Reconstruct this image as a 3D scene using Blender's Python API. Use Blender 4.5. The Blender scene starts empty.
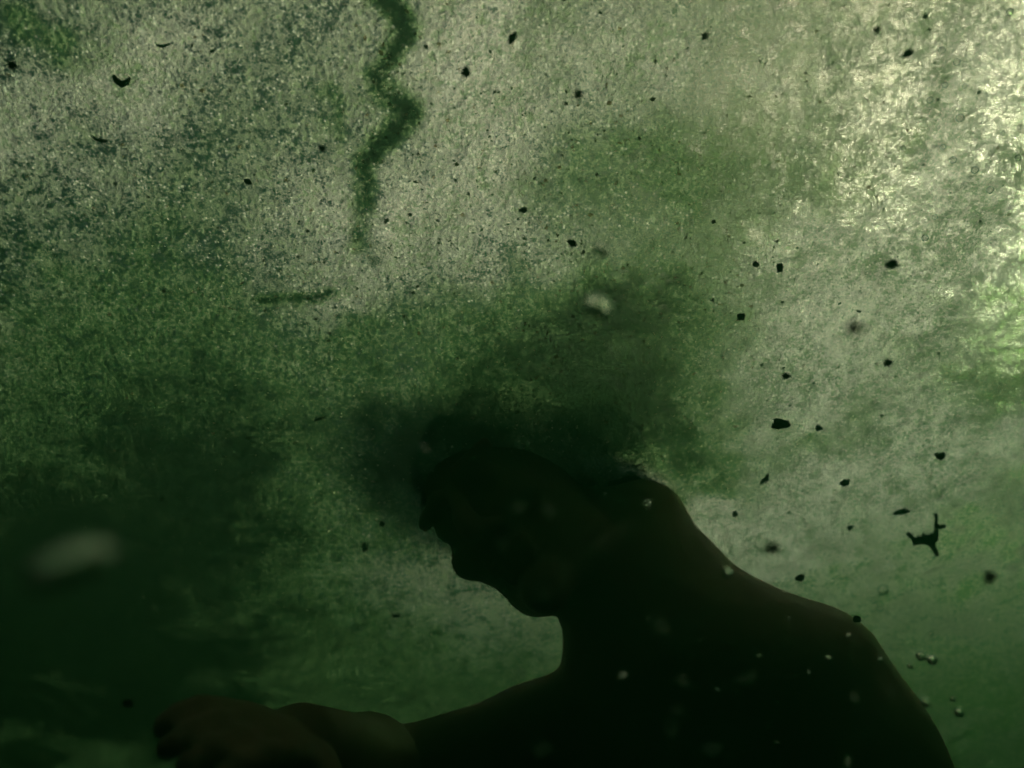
import bpy, bmesh, math, random
import numpy as np
from mathutils import Vector, Matrix

scene = bpy.context.scene
C = scene.collection
random.seed(7)
RNG = np.random.default_rng(11)

# ------------------------------------------------------------------ camera
PITCH = math.radians(54.0)
FPX = 950.0                                  # focal length in pixels of a 1024 wide frame
CAM = np.array([0.0, 0.0, -0.75])            # under the surface, which is z = 0
FWD = np.array([0.0, math.cos(PITCH), math.sin(PITCH)])
UPV = np.array([0.0, -math.sin(PITCH), math.cos(PITCH)])
RGT = np.array([1.0, 0.0, 0.0])
cam_data = bpy.data.cameras.new('camera')
cam = bpy.data.objects.new('camera', cam_data)
C.objects.link(cam)
cam.location = CAM
cam.rotation_euler = (math.radians(90) + PITCH, 0, 0)
cam_data.sensor_width = 36.0
cam_data.lens = FPX / 1024.0 * 36.0
cam_data.clip_start = 0.02
cam_data.clip_end = 300.0
cam_data.dof.use_dof = True
cam_data.dof.focus_distance = 0.83
cam_data.dof.aperture_fstop = 3.5
scene.camera = cam

# ------------------------------------------------------------------ sky and sun
SUN_EL, SUN_AZ = math.radians(44.0), math.radians(53.0)      # azimuth from +Y towards +X
world = bpy.data.worlds.new('World')
scene.world = world
world.use_nodes = True
wn = world.node_tree.nodes
sky = wn.new('ShaderNodeTexSky')
sky.sky_type = 'NISHITA'
sky.sun_disc = False
sky.sun_elevation = SUN_EL
sky.sun_rotation = SUN_AZ
sky.dust_density = 7.0
sky.ozone_density = 0.0
world.node_tree.links.new(sky.outputs[0], wn['Background'].inputs[0])
wn['Background'].inputs[1].default_value = 0.05
sd = bpy.data.lights.new('sun', 'SUN')
sd.energy = 1.5
sd.angle = math.radians(16.0)      # a hazy sun behind thin cloud
sd.color = (1.0, 0.87, 0.74)
sun = bpy.data.objects.new('sun', sd)
C.objects.link(sun)
sun_dir = Vector((math.cos(SUN_EL) * math.sin(SUN_AZ), math.cos(SUN_EL) * math.cos(SUN_AZ), math.sin(SUN_EL)))
sun.rotation_euler = sun_dir.to_track_quat('Z', 'Y').to_euler()
sun.location = sun_dir * 20
scene.view_settings.view_transform = 'Standard'
scene.view_settings.look = 'None'
scene.view_settings.exposure = 4.2
scene.view_settings.gamma = 1.0
scene.cycles.max_bounces = 10
scene.cycles.volume_bounces = 1
scene.cycles.transparent_max_bounces = 12
scene.cycles.use_denoising = True
scene.cycles.sample_clamp_indirect = 6.0


# ------------------------------------------------------------------ helpers
def ray(u, v):
    return FWD + (u - 512.0) / FPX * RGT + (384.0 - v) / FPX * UPV

def P(u, v, d):
    return CAM + d * ray(u, v)

def S(u, v, z=0.0):                          # where that sight line meets height z
    r = ray(u, v)
    return CAM + r * ((z - CAM[2]) / r[2])

def tag(o, label=None, cat=None, group=None, kind=None):
    if label: o['label'] = label
    if cat: o['category'] = cat
    if group: o['group'] = group
    if kind: o['kind'] = kind
    return o

def mesh_obj(name, verts, faces, mat, parent=None, smooth=True):
    me = bpy.data.meshes.new(name)
    me.from_pydata([tuple(map(float, v)) for v in verts], [], faces)
    me.update()
    if smooth:
        me.polygons.foreach_set('use_smooth', [True] * len(me.polygons))
    o = bpy.data.objects.new(name, me)
    C.objects.link(o)
    if mat: me.materials.append(mat)
    if parent: o.parent = parent
    return o

def big_mesh(name, verts, quads, mat, smooth=True):
    me = bpy.data.meshes.new(name)
    n, m = len(verts), len(quads)
    k = quads.shape[1]
    me.vertices.add(n); me.vertices.foreach_set('co', np.ascontiguousarray(verts, dtype=np.float32).ravel())
    me.loops.add(m * k); me.loops.foreach_set('vertex_index', np.ascontiguousarray(quads, dtype=np.int32).ravel())
    me.polygons.add(m)
    me.polygons.foreach_set('loop_start', np.arange(0, m * k, k, dtype=np.int32))
    if smooth: me.polygons.foreach_set('use_smooth', np.ones(m, dtype=bool))
    me.update(calc_edges=True)
    me.validate()
    o = bpy.data.objects.new(name, me)
    C.objects.link(o)
    me.materials.append(mat)
    return o

def vnoise(x, y, seed):                      # smooth value noise on an unbounded lattice, -1..1
    xi, yi = np.floor(x).astype(np.int64), np.floor(y).astype(np.int64)
    fx, fy = x - xi, y - yi
    fx = fx * fx * (3 - 2 * fx); fy = fy * fy * (3 - 2 * fy)
    def h(a, b):
        n = (a * 374761393 + b * 668265263 + seed * 144665) & 0x7fffffff
        n = ((n ^ (n >> 13)) * 1274126177) & 0x7fffffff
        return ((n ^ (n >> 16)) & 0xffff) / 32767.5 - 1.0
    return (h(xi, yi) * (1 - fx) + h(xi + 1, yi) * fx) * (1 - fy) + (h(xi, yi + 1) * (1 - fx) + h(xi + 1, yi + 1) * fx) * fy

def fbm(x, y, seed, octaves=4, gain=0.5):
    s, a, t = 0, 1.0, 0
    for k in range(octaves):
        s = s + a * vnoise(x * 2 ** k + 17.3 * k, y * 2 ** k - 9.1 * k, seed + k); t += a; a *= gain
    return s / t

def new_mat(name):
    m = bpy.data.materials.new(name)
    m.use_nodes = True
    nt = m.node_tree
    for n in list(nt.nodes): nt.nodes.remove(n)
    out = nt.nodes.new('ShaderNodeOutputMaterial')
    def N(kind, **kw):
        n = nt.nodes.new(kind)
        for k, v in kw.items():
            if k in n.bl_rna.properties: setattr(n, k, v)
            else: n.inputs[k.replace('_', ' ')].default_value = v
        return n
    def L(a, b): nt.links.new(a, b)
    return m, out, N, L

def simple_mat(name, col, col2=None, scale=200.0, rough=0.7, sss=0.0, transl=0.0):
    m, out, N, L = new_mat(name)
    p = N('ShaderNodeBsdfPrincipled', Roughness=rough)
    if sss: p.inputs['Subsurface Weight'].default_value = sss; p.inputs['Subsurface Radius'].default_value = (0.02, 0.007, 0.004)
    tc = N('ShaderNodeTexCoord')
    nz = N('ShaderNodeTexNoise', Scale=scale, Detail=4.0)
    mx = N('ShaderNodeMix', data_type='RGBA')
    mx.inputs[6].default_value = (*col, 1); mx.inputs[7].default_value = (*(col2 or col), 1)
    L(tc.outputs['Object'], nz.inputs['Vector']); L(nz.outputs['Fac'], mx.inputs[0]); L(mx.outputs[2], p.inputs['Base Color'])
    bp = N('ShaderNodeBump', Strength=0.4, Distance=0.002); L(nz.outputs['Fac'], bp.inputs['Height']); L(bp.outputs[0], p.inputs['Normal'])
    sh = p.outputs[0]
    if transl:
        t = N('ShaderNodeBsdfTranslucent'); L(mx.outputs[2], t.inputs['Color'])
        ms = N('ShaderNodeMixShader', Fac=transl); L(p.outputs[0], ms.inputs[1]); L(t.outputs[0], ms.inputs[2]); sh = ms.outputs[0]
    L(sh, out.inputs['Surface'])
    return m


# ------------------------------------------------------------------ the water surface with its film of algae and fine foam
def film_material():
    m, out, N, L = new_mat('filmed_water')
    geo = N('ShaderNodeNewGeometry')
    at = N('ShaderNodeAttribute', attribute_name='pale')
    at2 = N('ShaderNodeAttribute', attribute_name='algae')  # algae cover plus the painted shade
    def noise(scale, detail, rough=0.6, dist=0.0):
        n = N('ShaderNodeTexNoise', Scale=scale, Detail=detail, Roughness=rough, Distortion=dist)
        L(geo.outputs['Position'], n.inputs['Vector']); return n
    def math_(op, a, b=None, clamp=False):
        n = N('ShaderNodeMath', operation=op, use_clamp=clamp)
        for i, v in enumerate((a, b)):
            if v is None: continue
            if isinstance(v, (int, float)): n.inputs[i].default_value = v
            else: L(v, n.inputs[i])
        return n.outputs[0]
    def ramp(v, a, b):
        n = N('ShaderNodeMapRange', From_Min=a, From_Max=b); n.interpolation_type = 'SMOOTHSTEP'; L(v, n.inputs[0]); return n.outputs[0]
    nA = noise(230.0, 5.0, 0.65)             # grains
    nB = noise(60.0, 4.0, 0.6, 0.0)          # clumps
    nC = noise(14.0, 4.0, 0.6, 0.15)          # patches
    vo = N('ShaderNodeTexVoronoi', Scale=210.0); L(geo.outputs['Position'], vo.inputs['Vector'])      # pebbly granules
    vo2 = N('ShaderNodeTexVoronoi', Scale=330.0); L(geo.outputs['Position'], vo2.inputs['Vector'])     # single bright grains
    sep = N('ShaderNodeSeparateColor'); L(vo2.outputs['Color'], sep.inputs[0])
    nD = noise(620.0, 3.0, 0.6)              # finest grit
    fine = math_('ADD', math_('MULTIPLY', nA.outputs['Fac'], 1.35), math_('MULTIPLY', nD.outputs['Fac'], 0.85))
    grain = math_('ADD', math_('ADD', fine, -1.08), math_('MULTIPLY', nB.outputs['Fac'], 0.85))
    grain = math_('ADD', grain, math_('MULTIPLY', nC.outputs['Fac'], 0.85))            # about 0.82 on average
    f_pale = ramp(math_('ADD', grain, at.outputs['Fac']), 0.68, 1.10)
    f_alg_shade = ramp(math_('ADD', grain, at2.outputs['Fac']), 0.58, 1.22)
    # colours of the film itself, and a near-black that also paints shade
    pc = N('ShaderNodeMix', data_type='RGBA'); pc.inputs[6].default_value = (0.64, 0.38, 0.29, 1); pc.inputs[7].default_value = (0.98, 0.62, 0.56, 1)
    L(nA.outputs['Fac'], pc.inputs[0])
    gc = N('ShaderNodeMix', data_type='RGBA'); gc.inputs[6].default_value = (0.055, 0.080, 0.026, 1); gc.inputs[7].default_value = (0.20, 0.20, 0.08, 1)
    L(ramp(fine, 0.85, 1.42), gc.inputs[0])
    thick_shade = N('ShaderNodeMix', data_type='RGBA'); thick_shade.inputs[7].default_value = (0.015, 0.023, 0.009, 1)
    L(gc.outputs[2], thick_shade.inputs[6]); L(ramp(math_('SUBTRACT', at2.outputs['Fac'], math_('MULTIPLY', grain, .45)), -0.20, 0.22), thick_shade.inputs[0])
    bump1 = N('ShaderNodeBump', Strength=1.0, Distance=0.014); L(math_('SUBTRACT', grain, math_('MULTIPLY', vo.outputs['Distance'], 0.9)), bump1.inputs['Height'])
    bump2 = N('ShaderNodeBump', Strength=0.55, Distance=0.003); L(nA.outputs['Fac'], bump2.inputs['Height'])
    tp = N('ShaderNodeBsdfTranslucent'); L(pc.outputs[2], tp.inputs['Color']); L(bump1.outputs[0], tp.inputs['Normal'])
    tg = N('ShaderNodeBsdfTranslucent'); L(thick_shade.outputs[2], tg.inputs['Color']); L(bump1.outputs[0], tg.inputs['Normal'])
    gl = N('ShaderNodeBsdfGlass', Roughness=0.30, IOR=1.333, Color=(0.15, 0.085, 0.085, 1)); L(bump2.outputs[0], gl.inputs['Normal'])
    tr = N('ShaderNodeBsdfTransparent', Color=(0.27, 0.33, 0.10, 1))
    def mix(f, a, b):
        n = N('ShaderNodeMixShader')
        if isinstance(f, float): n.inputs[0].default_value = f
        else: L(f, n.inputs[0])
        L(a, n.inputs[1]); L(b, n.inputs[2]); return n.outputs[0]
    w = mix(0.30, gl.outputs[0], tr.outputs[0])
    w = mix(math_('MULTIPLY', f_pale, 0.88), w, tp.outputs[0])
    w = mix(math_('MULTIPLY', f_alg_shade, 0.85), w, tg.outputs[0])
    speck = math_('MULTIPLY', ramp(vo2.outputs['Distance'], 0.55, 0.15), ramp(math_('ADD', sep.outputs[0], math_('MULTIPLY', at.outputs['Fac'], 0.8)), 0.72, 0.95))
    ts = N('ShaderNodeBsdfTranslucent', Color=(0.98, 0.68, 0.54, 1))
    w = mix(math_('MULTIPLY', speck, 0.42), w, ts.outputs[0])
    dk = N('ShaderNodeBsdfTranslucent', Color=(0.05, 0.06, 0.025, 1))
    dark = math_('MULTIPLY', ramp(vo2.outputs['Distance'], 0.40, 0.25), ramp(math_('SUBTRACT', sep.outputs[1], math_('MULTIPLY', at.outputs['Fac'], 0.3)), 0.80, 0.95))
    w = mix(math_('MULTIPLY', dark, 0.7), w, dk.outputs[0])
    L(w, out.inputs['Surface'])
    return m

def axis(lo, hi, step, far):
    a = np.arange(lo, hi, step)
    def out(n0, far_, st):
        r, s, x = [], st, n0
        while x < far_:
            s *= 1.35; x += s; r.append(x)
        return np.array(r)
    up = out(hi, far, step); dn = out(-lo, far, step)
    return np.concatenate([-dn[::-1], a, up])

xs = axis(-1.05, 1.10, 0.0036, 30.0)
ys = axis(0.12, 1.75, 0.0036, 30.0)
X, Y = np.meshgrid(xs, ys)
near = np.clip(2.2 - np.hypot(X, Y - 0.8), 0, 1)
ripple = 0.0035 * fbm(X * 5, Y * 5, 3, 3) + 0.0016 * fbm(X * 22, Y * 22, 9, 2)
relief = 0.0034 * fbm(X * 62, Y * 62, 21, 3, 0.65)
Z = (ripple + relief) * near
# which patches of the film are pale, which dark: scum and algae, with light and shade painted in too; ellipses in sight-line units on the sheet
rx, ry, rz = X - CAM[0], Y - CAM[1], 0.0 - CAM[2]
dep = ry * FWD[1] + rz * FWD[2]
dep = np.where(dep > 0.05, dep, 0.05)
U = 512 + FPX * rx / dep
V = 384 - FPX * (ry * UPV[1] + rz * UPV[2]) / dep
wu = U + 85 * fbm(X * 9, Y * 9, 31, 5, .62) + 26 * fbm(X * 40, Y * 40, 33, 2)
wv = V + 85 * fbm(X * 9, Y * 9, 51, 5, .62) + 26 * fbm(X * 40, Y * 40, 53, 2)
def blob(u, v, ru, rv, ang=0.0, soft=1.0):
    a = math.radians(ang); c, s = math.cos(a), math.sin(a)
    p = ((wu - u) * c + (wv - v) * s) / ru; q = (-(wu - u) * s + (wv - v) * c) / rv
    return np.exp(-((p * p + q * q) ** (1.0 / soft)))
def line(pts, width):
    best = np.full(U.shape, 1e9)
    for (a, b), (c, d) in zip(pts[:-1], pts[1:]):
        t = np.clip(((wu2 - a) * (c - a) + (wv2 - b) * (d - b)) / ((c - a) ** 2 + (d - b) ** 2), 0, 1)
        best = np.minimum(best, np.hypot(wu2 - a - t * (c - a), wv2 - b - t * (d - b)))
    return np.exp(-(best / width) ** 2.4)
wu2 = U + 11 * fbm(X * 26, Y * 26, 61, 5, .65); wv2 = V + 11 * fbm(X * 26, Y * 26, 71, 5, .65)
pale = np.zeros(U.shape); algae = np.zeros(U.shape)
for u, v, ru, rv, ang, amt in [  # also paints light: sun patch, glow under the chin, brighter lower right
        (510, 70, 110, 120, 0, .30), (470, 220, 120, 70, 0, .16), (120, 60, 90, 45, -25, .20), (20, 125, 26, 22, 0, .26),
        (360, 240, 40, 50, 20, .26), (650, 40, 70, 50, 0, .10), (750, 75, 20, 16, 0, .16),
        (965, 120, 60, 110, 15, .30), (980, 215, 55, 30, 25, .24), (870, 300, 130, 70, 0, .38), (800, 400, 130, 70, -10, .34),
        (870, 500, 190, 42, -28, .44), (980, 430, 90, 45, -20, .42), (730, 560, 75, 48, 35, .44), (970, 640, 150, 110, 0, .14), (450, 615, 150, 75, 0, .13), (250, 130, 170, 110, 0, .07), (660, 210, 22, 20, 0, .16),
        (370, 420, 45, 60, 0, .10), (620, 270, 70, 40, 0, .08)]:
    pale += amt * blob(u, v, ru, rv, ang)
for u, v, ru, rv, ang, amt in [  # partly real algae, partly the dim left and lower left painted in
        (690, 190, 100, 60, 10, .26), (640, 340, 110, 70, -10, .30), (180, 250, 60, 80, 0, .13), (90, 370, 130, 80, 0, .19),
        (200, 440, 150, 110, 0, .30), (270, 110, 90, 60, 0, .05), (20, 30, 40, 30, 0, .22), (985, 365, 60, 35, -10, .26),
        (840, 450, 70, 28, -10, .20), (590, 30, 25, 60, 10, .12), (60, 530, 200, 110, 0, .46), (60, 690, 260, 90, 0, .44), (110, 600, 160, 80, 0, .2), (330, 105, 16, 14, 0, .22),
        (910, 190, 22, 18, 0, .24), (820, 200, 40, 30, 0, .12), (350, 340, 22, 18, 0, .24), (530, 385, 140, 85, 0, .46), (620, 450, 80, 50, 20, .40), (90, 640, 200, 60, 10, .26), (410, 440, 65, 60, 0, .44),  # shade round the head is painted in here as dark film
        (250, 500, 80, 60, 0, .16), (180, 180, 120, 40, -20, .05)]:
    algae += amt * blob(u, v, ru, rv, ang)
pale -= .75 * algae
streak = line([(360, -30), (398, 12), (402, 35), (374, 72), (386, 92), (408, 112), (392, 135), (364, 165), (366, 200), (356, 245)], 11)
crease = line([(256, 297), (290, 300), (312, 297), (332, 290)], 5)
crease *= np.clip(.65 + .9 * fbm(X * 30, Y * 30, 81, 3), 0, 1); streak *= np.clip(.85 + .5 * fbm(X * 30, Y * 30, 82, 3), 0, 1)
streak *= np.clip((262 - V) / 110, 0, 1) ** .6
algae += .74 * streak + .95 * crease
pale -= .5 * streak + .5 * crease
far_out = np.clip((V - 560) / 120, 0, 1)
pale -= .18 * far_out; algae += .08 * far_out  # film painted duller and greener outside the bright sky window
verts = np.stack([X, Y, Z], -1).reshape(-1, 3)
ny, nx = X.shape
idx = np.arange(nx * ny).reshape(ny, nx)
quads = np.stack([idx[:-1, :-1], idx[:-1, 1:], idx[1:, 1:], idx[1:, :-1]], -1).reshape(-1, 4)
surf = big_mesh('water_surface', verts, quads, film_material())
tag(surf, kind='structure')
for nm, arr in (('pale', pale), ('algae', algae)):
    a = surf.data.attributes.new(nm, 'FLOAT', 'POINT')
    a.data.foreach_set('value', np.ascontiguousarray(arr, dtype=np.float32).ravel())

# lake bed far below, and the murky water itself
bx_, by_ = np.meshgrid(axis(-2, 2, 0.08, 30.0), axis(-1.5, 3, 0.08, 30.0))
bz = -1.5 + 0.06 * fbm(bx_ * 1.5, by_ * 1.5, 5, 4)
bn = np.arange(bx_.size).reshape(bx_.shape)
bed = big_mesh('lake_bed', np.stack([bx_, by_, bz], -1).reshape(-1, 3),
               np.stack([bn[:-1, :-1], bn[:-1, 1:], bn[1:, 1:], bn[1:, :-1]], -1).reshape(-1, 4),
               simple_mat('silt', (0.10, 0.09, 0.05), (0.05, 0.06, 0.03), 6.0, 0.9))
tag(bed, kind='structure')
def haze_box():
    m, out, N, L = new_mat('murky_water')
    v = N('ShaderNodeVolumePrincipled', Color=(0.010, 0.042, 0.024, 1), Density=3.0, Anisotropy=0.4)
    v.inputs['Absorption Color'].default_value = (0.026, 0.120, 0.078, 1)
    L(v.outputs[0], out.inputs['Volume'])
    x, y0, y1, z0, z1 = 33, -33, 34, -2.7, 0.26
    vs = [(a, b, c) for c in (z0, z1) for a, b in ((-x, y0), (x, y0), (x, y1), (-x, y1))]
    o = mesh_obj('haze', vs, [(3, 2, 1, 0), (4, 5, 6, 7), (0, 1, 5, 4), (1, 2, 6, 5), (2, 3, 7, 6), (3, 0, 4, 7)], m, smooth=False)
    return tag(o, kind='stuff')
haze_box()


# ------------------------------------------------------------------ the swimmer: one continuous body grown from a distance field
VOX = 0.005
class Field:
    def __init__(s, lo, hi):
        s.lo = np.array(lo, float); n = np.ceil((np.array(hi) - s.lo) / VOX).astype(int) + 1
        s.D = np.full(n, 0.5, np.float32)
    def _loc(s, pts, pad):
        a = np.maximum(((np.min(pts, 0) - pad - s.lo) / VOX).astype(int), 0)
        b = np.minimum(((np.max(pts, 0) + pad - s.lo) / VOX).astype(int) + 2, s.D.shape)
        g = [np.arange(a[i], b[i], dtype=np.float32) * VOX + s.lo[i] for i in range(3)]
        return tuple(slice(a[i], b[i]) for i in range(3)), g[0][:, None, None], g[1][None, :, None], g[2][None, None, :]
    def _mix(s, sl, d, k, cut):
        D = s.D[sl]
        if cut:
            h = np.clip(0.5 - 0.5 * (D + d) / k, 0, 1); s.D[sl] = D + (-d - D) * h + k * h * (1 - h)
        else:
            h = np.clip(0.5 + 0.5 * (D - d) / k, 0, 1); s.D[sl] = D + (d - D) * h - k * h * (1 - h)
    def cone(s, a, b, ra, rb, k=0.02, cut=False):
        a, b = np.array(a, float), np.array(b, float)
        sl, x, y, z = s._loc([a, b], max(ra, rb) + k + 0.02)
        ab = b - a
        t = np.clip(((x - a[0]) * ab[0] + (y - a[1]) * ab[1] + (z - a[2]) * ab[2]) / (ab @ ab), 0, 1)
        d = np.sqrt((x - a[0] - t * ab[0]) ** 2 + (y - a[1] - t * ab[1]) ** 2 + (z - a[2] - t * ab[2]) ** 2) - (ra + (rb - ra) * t)
        s._mix(sl, d, k, cut)
    def chain(s, pts, rs, k=0.02):
        for i in range(len(pts) - 1): s.cone(pts[i], pts[i + 1], rs[i], rs[i + 1], k)
    def ell(s, c, M, r, k=0.02, cut=False):          # M rows: local axes
        c = np.array(c, float); r = np.array(r, float)
        sl, x, y, z = s._loc([c], r.max() + k + 0.02)
        q = [((x - c[0]) * M[i][0] + (y - c[1]) * M[i][1] + (z - c[2]) * M[i][2]) for i in range(3)]
        k0 = np.sqrt(sum((q[i] / r[i]) ** 2 for i in range(3))); k1 = np.sqrt(sum((q[i] / r[i] ** 2) ** 2 for i in range(3))) + 1e-6
        s._mix(sl, k0 * (k0 - 1) / k1, k, cut)
    def mesh(s):                                       # naive surface nets
        D = s.D; ins = D < 0
        n = np.array(D.shape)
        cnt = np.zeros(n - 1, np.int8); acc = np.zeros((*(n - 1), 3), np.float32)
        def corner(A, o): return A[o[0]:n[0] - 1 + o[0], o[1]:n[1] - 1 + o[1], o[2]:n[2] - 1 + o[2]]
        for ax in range(3):
            others = [i for i in range(3) if i != ax]
            for p in (0, 1):
                for q in (0, 1):
                    o0 = [0, 0, 0]; o0[others[0]] = p; o0[others[1]] = q
                    o1 = list(o0); o1[ax] = 1
                    A, B = corner(D, o0), corner(D, o1)
                    m = (A < 0) != (B < 0)
                    i = np.nonzero(m)
                    t = A[i] / (A[i] - B[i])
                    add = np.zeros((len(t), 3), np.float32); add[:, ax] = t
                    add[:, others[0]] += p; add[:, others[1]] += q
                    acc[i] += add; cnt[i] += 1
        act = np.nonzero(cnt)
        vid = np.full(n - 1, -1, np.int64); vid[act] = np.arange(len(act[0]))
        v = (np.stack(act, -1) + acc[act] / cnt[act][:, None]) * VOX + s.lo
        faces = []
        for ax in range(3):
            e, f = (ax + 1) % 3, (ax + 2) % 3
            sl0 = [slice(1, n[i] - 1) for i in range(3)]; sl0[ax] = slice(0, n[ax] - 1)
            sl1 = list(sl0); sl1[ax] = slice(1, n[ax])
            A, B = ins[tuple(sl0)], ins[tuple(sl1)]
            for flip, m in ((False, A & ~B), (True, ~A & B)):
                i = np.stack(np.nonzero(m), -1)
                base = i.copy(); base[:, e] += 1; base[:, f] += 1
                def at(de, df):
                    c = base.copy(); c[:, e] -= de; c[:, f] -= df; return vid[c[:, 0], c[:, 1], c[:, 2]]
                q = np.stack([at(1, 1), at(0, 1), at(0, 0), at(1, 0)], -1)
                faces.append(q[:, ::-1] if flip else q)
        return v, np.concatenate(faces)

def unit(v):
    v = np.array(v, float); return v / np.linalg.norm(v)

def build_person():
    F = Field((-0.62, 0.28, -0.86), (1.15, 1.95, 0.24))
    # joints
    head = P(518, 502, 1.035)
    up = unit((-0.56, -0.22, 0.66)); fw = np.array([-0.50, -0.52, -0.50]); fw = unit(fw - up * (fw @ up)); lf = np.cross(up, fw)
    M = (lf, fw, up)
    HS = 1.20
    def H(l, f, u): return head + HS * (l * lf + f * fw + u * up)
    neck0 = H(0, -0.035, -0.085); neck1 = P(655, 602, 0.985)
    chest = P(725, 705, 0.97); belly = P(800, 850, 1.04); pelvis = P(860, 960, 1.14)
    nsh = P(814, 682, 0.885); nel = P(950, 855, 0.80); nwr = P(1010, 1010, 0.66)
    fsh = P(640, 715, 1.02); fel = P(385, 775, 0.97); fwr = P(300, 748, 0.70)
    sp = unit(pelvis - chest); ac = unit(nsh - fsh); bk = unit(np.cross(sp, ac))
    # torso
    MT = (ac, sp, bk)
    F.ell(chest, MT, (0.150, 0.155, 0.100), 0.05)
    F.ell((belly + chest) / 2 + sp * 0.03, MT, (0.130, 0.15, 0.088), 0.06)
    F.ell(belly, MT, (0.128, 0.14, 0.085), 0.06)
    F.ell(pelvis, MT, (0.150, 0.12, 0.095), 0.06)
    F.chain([neck0, (neck0 + neck1) / 2, neck1], [0.062, 0.058, 0.062], 0.03)
    F.cone(neck1, chest, 0.07, 0.09, 0.05)
    F.chain([P(672, 585, 0.99), P(632, 514, 1.035), P(600, 470, 1.08)], [0.040, 0.044, 0.040], 0.04)      # nape
    F.chain([neck1 + (neck0 - neck1) * .35, (neck1 + nsh) / 2 + np.array([0, 0, -.012]), nsh], [0.048, 0.050, 0.056], 0.045)
    F.chain([neck1, (neck1 + fsh) / 2, fsh], [0.05, 0.052, 0.056], 0.045)
    # near arm, hanging down past the frame
    F.chain([nsh, nsh * .6 + nel * .4, nel], [0.066, 0.056, 0.042], 0.03)
    F.chain([nel, nel * .7 + nwr * .3, nwr], [0.041, 0.043, 0.028], 0.02)
    # far arm, reaching forward
    F.chain([fsh, fsh * .6 + fel * .4, fel], [0.060, 0.052, 0.041], 0.03)
    F.chain([fel, fel * .7 + fwr * .3, fwr], [0.043, 0.046, 0.032], 0.02)
    def hand(wr, el, palm_n):
        d = unit(wr - el); s_ = unit(np.cross(d, palm_n)); n_ = np.cross(s_, d)
        pc = wr + d * 0.052
        F.ell(pc, (s_, d, n_), (0.042, 0.055, 0.016), 0.012)
        for k, (off, ln) in enumerate(((-0.027, .072), (-0.009, .082), (0.009, .077), (0.027, .060))):
            a = wr + d * 0.088 + s_ * off; b = a + unit(d + s_ * off * 1.0 + n_ * -.15) * ln * .45; c = b + unit(d + s_ * off * 0.5 - n_ * .45) * ln * .32; e = c + unit(d - n_ * .8) * ln * .23
            F.chain([a, b, c, e], [.0095, .009, .0085, .0075], .004)
        a = wr + d * .03 - s_ * .03; b = a + unit(d * .6 - s_ * .8 - n_ * .2) * .042; c = b + unit(d * .9 - s_ * .4 - n_ * .2) * .032
        F.chain([a, b, c], [.014, .011, .009], .008)
    hand(fwr, 2 * fwr - P(226, 722, 0.585), (0.5, -0.2, 0.8))
    hand(nwr, nel, (0.6, 0.5, 0.6))
    # legs trailing behind
    for sgn in (-1, 1):
        hip = pelvis + ac * 0.085 * sgn + sp * 0.05
        kn = hip + unit(sp + np.array([0, 0, -.25]) + ac * sgn * .12) * 0.40
        F.chain([hip, hip * .5 + kn * .5, kn], [0.088, 0.074, 0.055], 0.04)
        an = kn + unit(sp + np.array([0, 0, -.1])) * 0.36
        F.chain([kn, kn * .7 + an * .3, an], [0.053, 0.054, 0.034], 0.03)
        F.chain([an, an + unit(sp * .7 + np.array([0, 0, -.5])) * .15], [0.034, 0.022], 0.02)
    # head
    F.ell(H(0, -0.012, 0.032), M, (0.082, 0.105, 0.095), 0.02)
    F.ell(H(0, 0.030, -0.030), M, (0.067, 0.067, 0.086), 0.03)
    F.cone(H(0.035, 0.025, -0.075), H(0, 0.078, -0.098), 0.024, 0.019, 0.02)
    F.cone(H(-0.035, 0.025, -0.075), H(0, 0.078, -0.098), 0.024, 0.019, 0.02)
    for s_ in (-1, 1):
        F.ell(H(0.031 * s_, 0.094, 0.002), M, (0.017, 0.014, 0.013), 0.010, cut=True)
        F.ell(H(0.031 * s_, 0.078, 0.001), M, (0.014, 0.013, 0.012), 0.006)
        F.cone(H(0.014 * s_, 0.090, 0.020), H(0.045 * s_, 0.078, 0.022), 0.010, 0.008, 0.012)
        F.ell(H(0.040 * s_, 0.068, -0.028), M, (0.020, 0.018, 0.018), 0.02)
        F.ell(H(0.076 * s_, -0.012, -0.008), M, (0.008, 0.020, 0.032), 0.008)
        F.cone(H(0.010 * s_, 0.096, -0.034), H(0.012 * s_, 0.090, -0.036), 0.008, 0.007, 0.006)
    F.chain([H(0, 0.088, 0.012), H(0, 0.105, -0.018), H(0, 0.110, -0.030)], [0.009, 0.010, 0.012], 0.010)
    F.cone(H(-0.018, 0.086, -0.058), H(0.018, 0.086, -0.058), 0.007, 0.007, 0.008)
    F.cone(H(-0.015, 0.084, -0.070), H(0.015, 0.084, -0.070), 0.008, 0.008, 0.008)
    v, q = F.mesh()
    skin = simple_mat('skin', (0.27, 0.15, 0.09), (0.20, 0.11, 0.065), 60.0, 0.6, sss=0.15)
    body = big_mesh('person', v, q, skin)
    tag(body, 'swimmer with bare shoulders silhouetted below the surface, one arm reaching out', 'person')
    # dark hair: a soaked mass behind the head with loose strands over it
    G = Field((-0.35, 0.45, -0.30), (0.50, 1.20, 0.30))
    G.ell(H(0, -0.022, 0.040), M, (0.094, 0.112, 0.100), 0.02)
    G.ell(H(0, 0.075, -0.035), M, (0.12, 0.075, 0.105), 0.012, cut=True)
    for (u1, v1, d1), r1 in (((622, 478, 1.03), .034), ((612, 455, 1.05), .04), ((595, 440, 1.05), .04)):
        G.cone(H(0, -0.085, 0.02), P(u1, v1, d1), 0.062, r1, 0.025)
    gv, gq = G.mesh()
    nrm = fbm(gv[:, 0] * 55 + gv[:, 2] * 20, gv[:, 1] * 55 - gv[:, 2] * 30, 77, 3)
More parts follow.
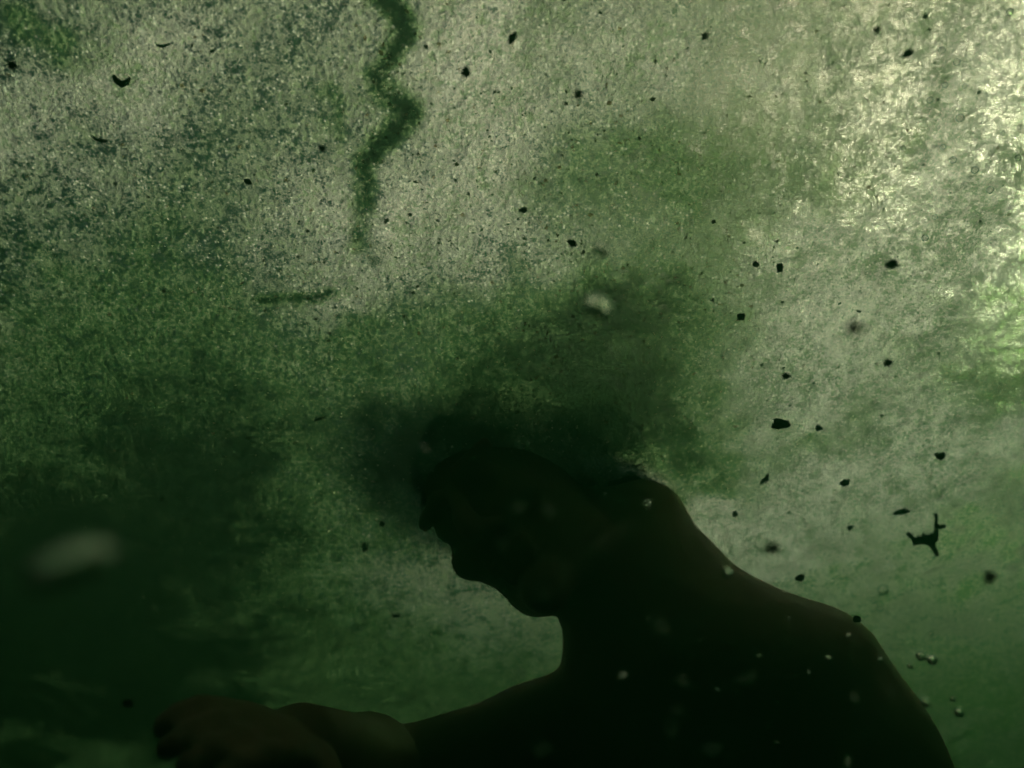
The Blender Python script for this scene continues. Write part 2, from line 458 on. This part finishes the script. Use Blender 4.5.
    gv = gv + (gv - head) / np.linalg.norm(gv - head, axis=1)[:, None] * 0.006 * nrm[:, None]
    vs, fs = [tuple(v_) for v_ in gv], [tuple(int(k_) for k_ in q_) for q_ in gq]
    hr = random.Random(4)
    for i in range(1800):
        r0 = gv[hr.randrange(len(gv))]
        n = unit(r0 - head)
        q1, q2 = math.sin(90 * r0[0] + 50 * r0[2]), math.sin(80 * r0[1] - 60 * r0[0])            # locks that drift together
        g = unit(-0.5 * fw - 0.2 * up + np.array([.5 * q1, .5 * q2, .3 * q1]) + np.array([hr.uniform(-.4, .4), hr.uniform(-.4, .4), hr.uniform(-.3, .3)]))
        ln = hr.uniform(0.010, 0.020) + 0.015 * max(0, q1) * hr.random()
        r0 = r0 - n * .004
        p1 = r0 + unit(.12 * n + .9 * g) * ln * .5; p2 = p1 + unit(g + .25 * q2 * n) * ln * .5
        s_ = unit(np.cross(n, g)) * 0.0007; t_ = n * 0.0005
        k = len(vs)
        vs += [r0 - s_, r0 + s_, r0 + t_, p1 - s_ * .8, p1 + s_ * .8, p1 + t_, p2]
        fs += [(k, k + 1, k + 4, k + 3), (k + 1, k + 2, k + 5, k + 4), (k + 2, k, k + 3, k + 5), (k + 3, k + 4, k + 6), (k + 4, k + 5, k + 6), (k + 5, k + 3, k + 6)]
    mesh_obj('hair', vs, fs, simple_mat('hair_dark', (0.012, 0.009, 0.007), (0.02, 0.015, 0.011), 300, 0.6), body)
    return body
person = build_person()

# ------------------------------------------------------------------ fine crumbs of algae under the film: nobody could count them
def crumbs():
    regions = [(500, 140, 90, 110, 900), (365, 250, 60, 60, 500), (250, 296, 60, 14, 160), (740, 290, 60, 60, 450), (560, 330, 90, 60, 700), (620, 420, 80, 60, 500),
               (300, 420, 130, 90, 700), (150, 200, 180, 160, 900), (830, 420, 150, 120, 800), (650, 180, 120, 100, 800), (512, 330, 420, 260, 2600), (390, 110, 26, 90, 350), (900, 150, 130, 130, 500), (520, 430, 70, 40, 500)]
    base = [(1, 0, 0), (-1, 0, 0), (0, 1, 0), (0, -1, 0), (0, 0, .6), (0, 0, -.6)]
    tri = [(0, 2, 4), (2, 1, 4), (1, 3, 4), (3, 0, 4), (2, 0, 5), (1, 2, 5), (3, 1, 5), (0, 3, 5)]
    for name, mat, share, label in (('algae_crumbs', simple_mat('algae_crumb', (0.10, 0.12, 0.05), (0.28, 0.25, 0.13), 90, 0.8, transl=.6), 0.4, 'fine dark crumbs of algae clinging under the water surface'),
                                    ('foam_grit', simple_mat('foam_grit', (0.80, 0.70, 0.55), (0.95, 0.88, 0.75), 90, 0.6, transl=.85), 0.25, 'fine pale grit of foam caught under the water surface')):
        vs, fs = [], []
        for u, v, su, sv, n in regions:
            for _ in range(int(n * share)):
                p = S(random.gauss(u, su), random.gauss(v, sv))
                if not (-1.4 < p[0] < 1.4 and 0.1 < p[1] < 1.9): continue
                r = min(.0005 + .0004 * random.expovariate(1.0), .0022)
                a = random.uniform(0, 6.28); ca, sa = math.cos(a), math.sin(a); e = random.uniform(.4, 1)
                k = len(vs); z0 = p[2] - random.uniform(.001, .006)
                for x, y, z in base:
                    x *= r * random.uniform(.7, 1.4); y *= r * e * random.uniform(.7, 1.4); z *= r * random.uniform(.6, 1.1)
                    vs.append((p[0] + x * ca - y * sa, p[1] + x * sa + y * ca, z0 + z))
                fs += [(a_ + k, b_ + k, c_ + k) for a_, b_, c_ in tri]
        o = big_mesh(name, np.array(vs), np.array(fs), mat, smooth=False)
        tag(o, label, 'algae' if name == 'algae_crumbs' else 'foam', kind='stuff')
crumbs()

# ------------------------------------------------------------------ countable debris, bubbles and flecks
dark_m = simple_mat('dark_debris', (0.04, 0.045, 0.025), (0.09, 0.08, 0.045), 400, 0.8, transl=.4)
def bubble_material(rough=0.0):
    m, out, N, L = new_mat('air_bubble')
    g = N('ShaderNodeBsdfGlass', Roughness=rough, IOR=0.75, Color=(1, 1, 1, 1))
    L(g.outputs[0], out.inputs['Surface'])
    return m
bub_m = bubble_material()

def ico(sub):
    bm = bmesh.new(); bmesh.ops.create_icosphere(bm, subdivisions=sub, radius=1.0)
    v = [np.array(x.co) for x in bm.verts]; f = [tuple(y.index for y in x.verts) for x in bm.faces]; bm.free(); return v, f
ICO2, ICO3 = ico(2), ico(3)

def lump(name, pos, r, mat, seed, rot=0.0, rough=0.25, tilt=(0, 0)):      # an uneven crumb, axes r
    rr = random.Random(seed); ph = [rr.uniform(0, 6.28) for _ in range(6)]
    vs = []
    for v in ICO3[0]:
        k = 1 + rough * (math.sin(3 * v[0] + ph[0]) * math.sin(4 * v[1] + ph[1]) + .6 * math.sin(7 * v[2] + ph[2]) * math.sin(6 * v[0] + ph[3]) + .35 * math.sin(13 * v[1] + ph[4]) * math.sin(11 * v[2] + ph[5]))
        vs.append(v * k * np.array(r))
    o = mesh_obj(name, vs, ICO3[1], mat)
    o.location = pos; o.rotation_euler = (tilt[0], tilt[1], rot)
    return o

def tube(name, pts, rs, mat, pos, rot=0.0, sides=7):
    vs, fs = [], []
    n = len(pts)
    for i, p in enumerate(pts):
        p = np.array(p, float)
        d = unit(np.array(pts[min(i + 1, n - 1)], float) - np.array(pts[max(i - 1, 0)], float))
        a = unit(np.cross(d, (0.1, 0.2, 1))); b = np.cross(d, a)
        for k in range(sides):
            t = 2 * math.pi * k / sides
            vs.append(p + rs[i] * (math.cos(t) * a + math.sin(t) * b))
    for i in range(n - 1):
        for k in range(sides):
            fs.append((i * sides + k, i * sides + (k + 1) % sides, (i + 1) * sides + (k + 1) % sides, (i + 1) * sides + k))
    fs.append(tuple(range(sides))[::-1]); fs.append(tuple(range((n - 1) * sides, n * sides)))
    o = mesh_obj(name, vs, fs, mat); o.location = pos; o.rotation_euler = (0, 0, rot)
    return o

# dark crumbs hanging under the film: (u, v, height below film, half width px, half height px, angle, label)
CR = [
    (908, 53, .12, 6, 4, -20, None), (877, 30, .2, 4, 4, 0, None), (705, 36, .10, 4, 4, 40, None), (12, 65, .2, 6, 5, 30, None),
    (322, 148, .12, 4, 3, 40, None), (248, 182, .004, 5, 2.5, 40, None), (578, 94, .2, 5, 5, 0, None), (466, 72, .12, 5, 5, 0, None), (512, 38, .08, 4, 6, 30, None),
    (892, 264, .22, 8, 5, 0, None), (888, 363, .2, 5, 4, 0, None), (786, 376, .2, 5, 3, 0, None), (819, 428, .01, 4, 3, 0, None),
    (940, 456, .18, 6, 4, 10, None), (845, 483, .01, 6, 4, -30, None), (735, 514, .004, 3, 3, 0, None), (850, 528, .004, 3, 3, 0, None),
    (741, 317, .1, 5, 4, 0, None), (572, 243, .12, 6, 3, 35, None), (365, 547, .01, 3, 6, 10, None), (128, 703, .4, 6, 5, 0, None), (800, 578, .2, 5, 4, 0, None),
    (857, 619, .2, 5, 4, 10, None), (382, 524, .02, 3, 3, 0, None), (396, 616, .02, 4, 2, 10, None), (756, 264, .1, 4, 3, 0, None), (780, 268, .08, 4, 5, 0, None), (523, 210, .06, 5, 3, 0, None),
    (855, 328, .44, 11, 6, 5, 'large blurred dark crumb of debris hanging just under the pale film'),
    (781, 424, .12, 11, 6, 5, 'crescent shaped dark crumb of debris with a tiny bubble beside it'),
    (772, 549, .44, 8, 6, 0, 'round out of focus dark speck drifting over the shoulder'),
    (990, 577, .44, 7, 6, 0, 'round out of focus dark speck drifting over plain green water'),
    (901, 512, .01, 9, 3.2, -20, 'short dark slab of debris above the forked twig')]
PLACES = [((690, 20, 720, 50), 'alone on the pale film, sharp and black'), ((860, 0, 930, 80), 'adrift beside the bright sun patch'), ((0, 40, 30, 90), 'blurred, level with the cup shaped husk'), ((230, 130, 340, 200), 'between the husk and the dark algae streak'),
          ((440, 20, 590, 110), 'on the pale film beside the dark algae streak'), ((500, 190, 600, 260), 'on the film above the head, near the small blurred bubble'), ((730, 250, 790, 330), 'on the edge of the green algae patch'),
          ((770, 360, 950, 470), 'adrift below the largest blurred crumb'), ((350, 500, 410, 640), 'in the plain green water facing the face'), ((100, 680, 150, 720), 'at the fingertips of the reaching hand'),
          ((720, 475, 860, 535), 'on the pale film between shoulder and twig'), ((780, 560, 870, 630), 'right against the back of the shoulder'), ((870, 250, 900, 275), 'blurred, above the largest blurred crumb')]
for i, (u, v, dz, a, b, ang, lab) in enumerate(CR):
    p = S(u, v, -dz); d = float((p - CAM) @ FWD); s = d / FPX
    o = lump('debris_crumb', p, (a * s * .85, b * s, min(a, b) * s * .7), dark_m, 100 + i, math.radians(ang), 0.22)
    if lab: tag(o, lab, 'debris')
    else:
        where = next((w for (u0, v0, u1, v1), w in PLACES if u0 <= u <= u1 and v0 <= v <= v1), 'stuck under the water surface')
        tag(o, 'small dark crumb of debris ' + where, 'debris', 'dark crumbs ' + where)

# curled bits, seen sharp
def scaled(px, u, v, dz):
    p = S(u, v, -dz); s = float((p - CAM) @ FWD) / FPX
    return p, [(x * s, -y * s * 1.2, z * s) for x, y, z in px], s
p, pts, s = scaled([(-8, -1, 0), (-6, -5, -1), (-1, -8, -2), (4, -7, -1), (8, -3, 0)], 121, 74, .004)
tag(tube('curled_husk', pts, [1.6 * s, 3 * s, 3.8 * s, 3 * s, 1.5 * s], dark_m, p), 'dark cup shaped husk curled open under the pale film', 'husk')
p, pts, s = scaled([(-8, 3, 0), (-3, 0, -1), (2, -1.5, -1), (7, -1.5, 0)], 100, 139, .004)
tag(tube('curled_stick', pts, [1 * s, 1.8 * s, 2.2 * s, 1.2 * s], dark_m, p), 'tiny bent dark stick below the cup shaped husk', 'stick')
p, pts, s = scaled([(3, 6, 0), (2, 1, -1), (-1, -2, -1), (-2, -6, 0)], 764, 479, .006)
tag(tube('curled_stick', pts, [.8 * s, 2.6 * s, 2.4 * s, .8 * s], dark_m, p), 'upright dark scrap like a comma beside the shoulder', 'stick')
p, pts, s = scaled([(-6, -2, 0), (-2, 0, -1), (2, 1, 0), (6, 3, 0)], 320, 419, .004)
tag(tube('curled_stick', pts, [.6 * s, 1.3 * s, 1.1 * s, .6 * s], dark_m, p), 'hair thin dark scrap on the pale green patch', 'stick')
p, pts, s = scaled([(-7, 0, 0), (0, -1, -1), (7, 1, 0)], 163, 45, .004)
tag(tube('curled_stick', pts, [.8 * s, 1.8 * s, .8 * s], dark_m, p), 'faint dark sliver above the cup shaped husk', 'stick')

# the forked twig with ragged leaf remains
def forked_twig():
    p = S(926, 540, -.008); s = float((p - CAM) @ FWD) / FPX
    root = bpy.data.objects.new('forked_twig', None); C.objects.link(root); root.location = p
    tag(root, 'black forked twig with ragged leaf remains floating beside the shoulder', 'twig')
    outline = [(-18, 6), (-12, 2), (-9, 5), (-7, 2), (-4, 7), (0, 4), (3, 6), (6, 5), (7, 10), (10, 8), (11, 1), (9, -3), (10, -8), (14, -13), (16, -16), (12, -15), (7, -9), (3, -6), (-3, -4), (-9, -4), (-12, -5), (-13, -3)]
    n = len(outline); vs = []
    for sgn in (1, -1):
        for i, (x, y) in enumerate(outline):
            vs.append((x * s, -y * s * 1.2, (sgn * 1.1 - .012 * x * x + .02 * y * y) * s))
    cx = (0, 0, 1.8 * s), (0, 0, -1.8 * s)
    vs += list(cx)
    fs = []
    for i in range(n):
        j = (i + 1) % n
        fs += [(2 * n, i, j), (2 * n + 1, n + j, n + i), (i, n + i, n + j, j)]
    mesh_obj('leaf_remains', vs, fs, dark_m, root, smooth=False)
    for pts, r in (([(-20, 7, 0), (-10, 0, -1), (0, -1, -2), (9, -6, -1), (17, -18, 1)], 1.7), ([(8, 4, -1), (7, 12, 0), (5, 17, 2), (5, 22, 3), (2, 27, 3)], 1.3), ([(6, 16, 1), (10, 14, 1), (15, 15, 2)], 1.5)):
        t = tube('twig_fork', [(x * s, -y * s * 1.2, z * s) for x, y, z in pts], [r * 1.35 * s] * len(pts), dark_m, (0, 0, 0)); t.parent = root
forked_twig()

# air bubbles
def bubble(pos, r, label, group=None):
    o = bpy.data.objects.new('air_bubble', BUB); C.objects.link(o); o.location = pos; o.scale = (r, r, r * .92)
    return tag(o, label, 'bubble', group)
BUB = bpy.data.meshes.new('air_bubble')
BUB.from_pydata([tuple(v) for v in ICO3[0]], [], ICO3[1]); BUB.polygons.foreach_set('use_smooth', [True] * len(BUB.polygons)); BUB.materials.append(bub_m)
BUB2 = BUB.copy(); BUB2.materials[0] = bubble_material(0.28)
for u, v, r in ((883, 590, 5.5), (880, 609, 3.5), (874, 601, 2.5), (887, 613, 2)):
    p = S(u, v, -.02); s = float((p - CAM) @ FWD) / FPX
    bubble(p, r * s, 'air bubble in the small cluster over the shoulder', 'bubble cluster over the shoulder')
for u, v, r in ((921, 656, 3.5), (932, 660, 3.5), (959, 713, 3.2), (953, 699, 2), (910, 666, 2), (931, 634, 1.5)):
    p = P(u, v, .70); s = .70 / FPX
    bubble(p, 1.5 * r * s, 'tiny bright air bubble drifting just outside the upper arm', 'bubbles outside the arm')
for u, v in ((1010, 12), (945, 85), (965, 86), (942, 50), (957, 62), (960, 118), (903, 148), (943, 147), (953, 160), (1003, 133), (935, 217), (925, 238), (1018, 158), (990, 190), (975, 170), (930, 100)):
    p = S(u, v, -.003); s = float((p - CAM) @ FWD) / FPX
    b_ = bubble(p, random.uniform(2.6, 4.4) * s, 'sparkling air bubble under the brightest sunlit film', 'sparkling bubbles in the sun patch'); b_.data = BUB2
for u, v, r, d in ((828, 659, 2.6, .62), (880, 660, 2.2, .62), (848, 636, 1.8, .64), (759, 657, 1.6, .6), (809, 673, 1.5, .6), (789, 619, 1.3, .62), (717, 690, 1.3, .6), (777, 742, 1.3, .55), (605, 494, 1.4, .7), (647, 620, 1.3, .6), (700, 640, 1.2, .6)):
    bubble(P(u, v, d), 1.35 * r * d / FPX, 'pinpoint air bubble glinting in front of the dark torso', 'pinpoint bubbles before the torso')

# larger bubbles adrift in open water, most of them out of focus
FL = [(727, 573, 5.5, .55), (622, 677, 5, .52), (926, 703, 5, .55), (854, 699, 3.5, .42), (891, 694, 3, .40), (425, 449, 3, .42), (647, 505, 4, .46)]
FL2 = [(682, 682, 3.6, .36), (549, 512, 3, .36), (623, 532, 2.5, .36), (662, 629, 3.2, .34), (519, 675, 3.5, .36), (542, 751, 3.4, .34), (712, 751, 3, .34), (671, 731, 3, .34), (677, 711, 2.2, .36),
       (747, 679, 3, .32), (500, 545, 2, .38), (518, 508, 3, .36), (848, 764, 3.5, .45), (545, 595, 2, .36), (600, 545, 2.5, .32)]
for i, (u, v, r, d) in enumerate(FL2):
    bubble(P(u, v, d), r * d / FPX, 'faint blurred air bubble drifting in front of the dark swimmer', 'faint bubbles before the swimmer')
OWN = ['bright round air bubble just under the rim of the shoulder', 'brightest round air bubble in front of the dark chest', 'warm bright air bubble on the outer edge of the upper arm',
       'dim air bubble in front of the upper arm, larger of two', 'dim air bubble in front of the upper arm, smaller of two', 'pale blurred air bubble in front of the brow', 'dull tan air bubble in front of the nape']
for i, (u, v, r, d) in enumerate(FL):
    bubble(P(u, v, d), r * d / FPX, OWN[i])
for u, v, a, b, d, ang, lab in ((598, 306, 15, 12, .42, 30, 'large blurred air bubble, pale above and black below, over the head'), (602, 248, 10, 8, .46, 30, 'smaller blurred air bubble, pale above and dark below, over the head'),
                                (68, 566, 48, 19, .20, -20, 'long blurred air bubble glowing in the dark green water')):
    o = bubble(P(u, v, d), 1.0, lab)
    s = d / FPX
    o.rotation_euler = Matrix((RGT, UPV, -FWD)).transposed().to_euler()
    o.rotation_euler.rotate_axis('Z', -math.radians(ang))
    o.scale = (a * s, b * s, b * s)
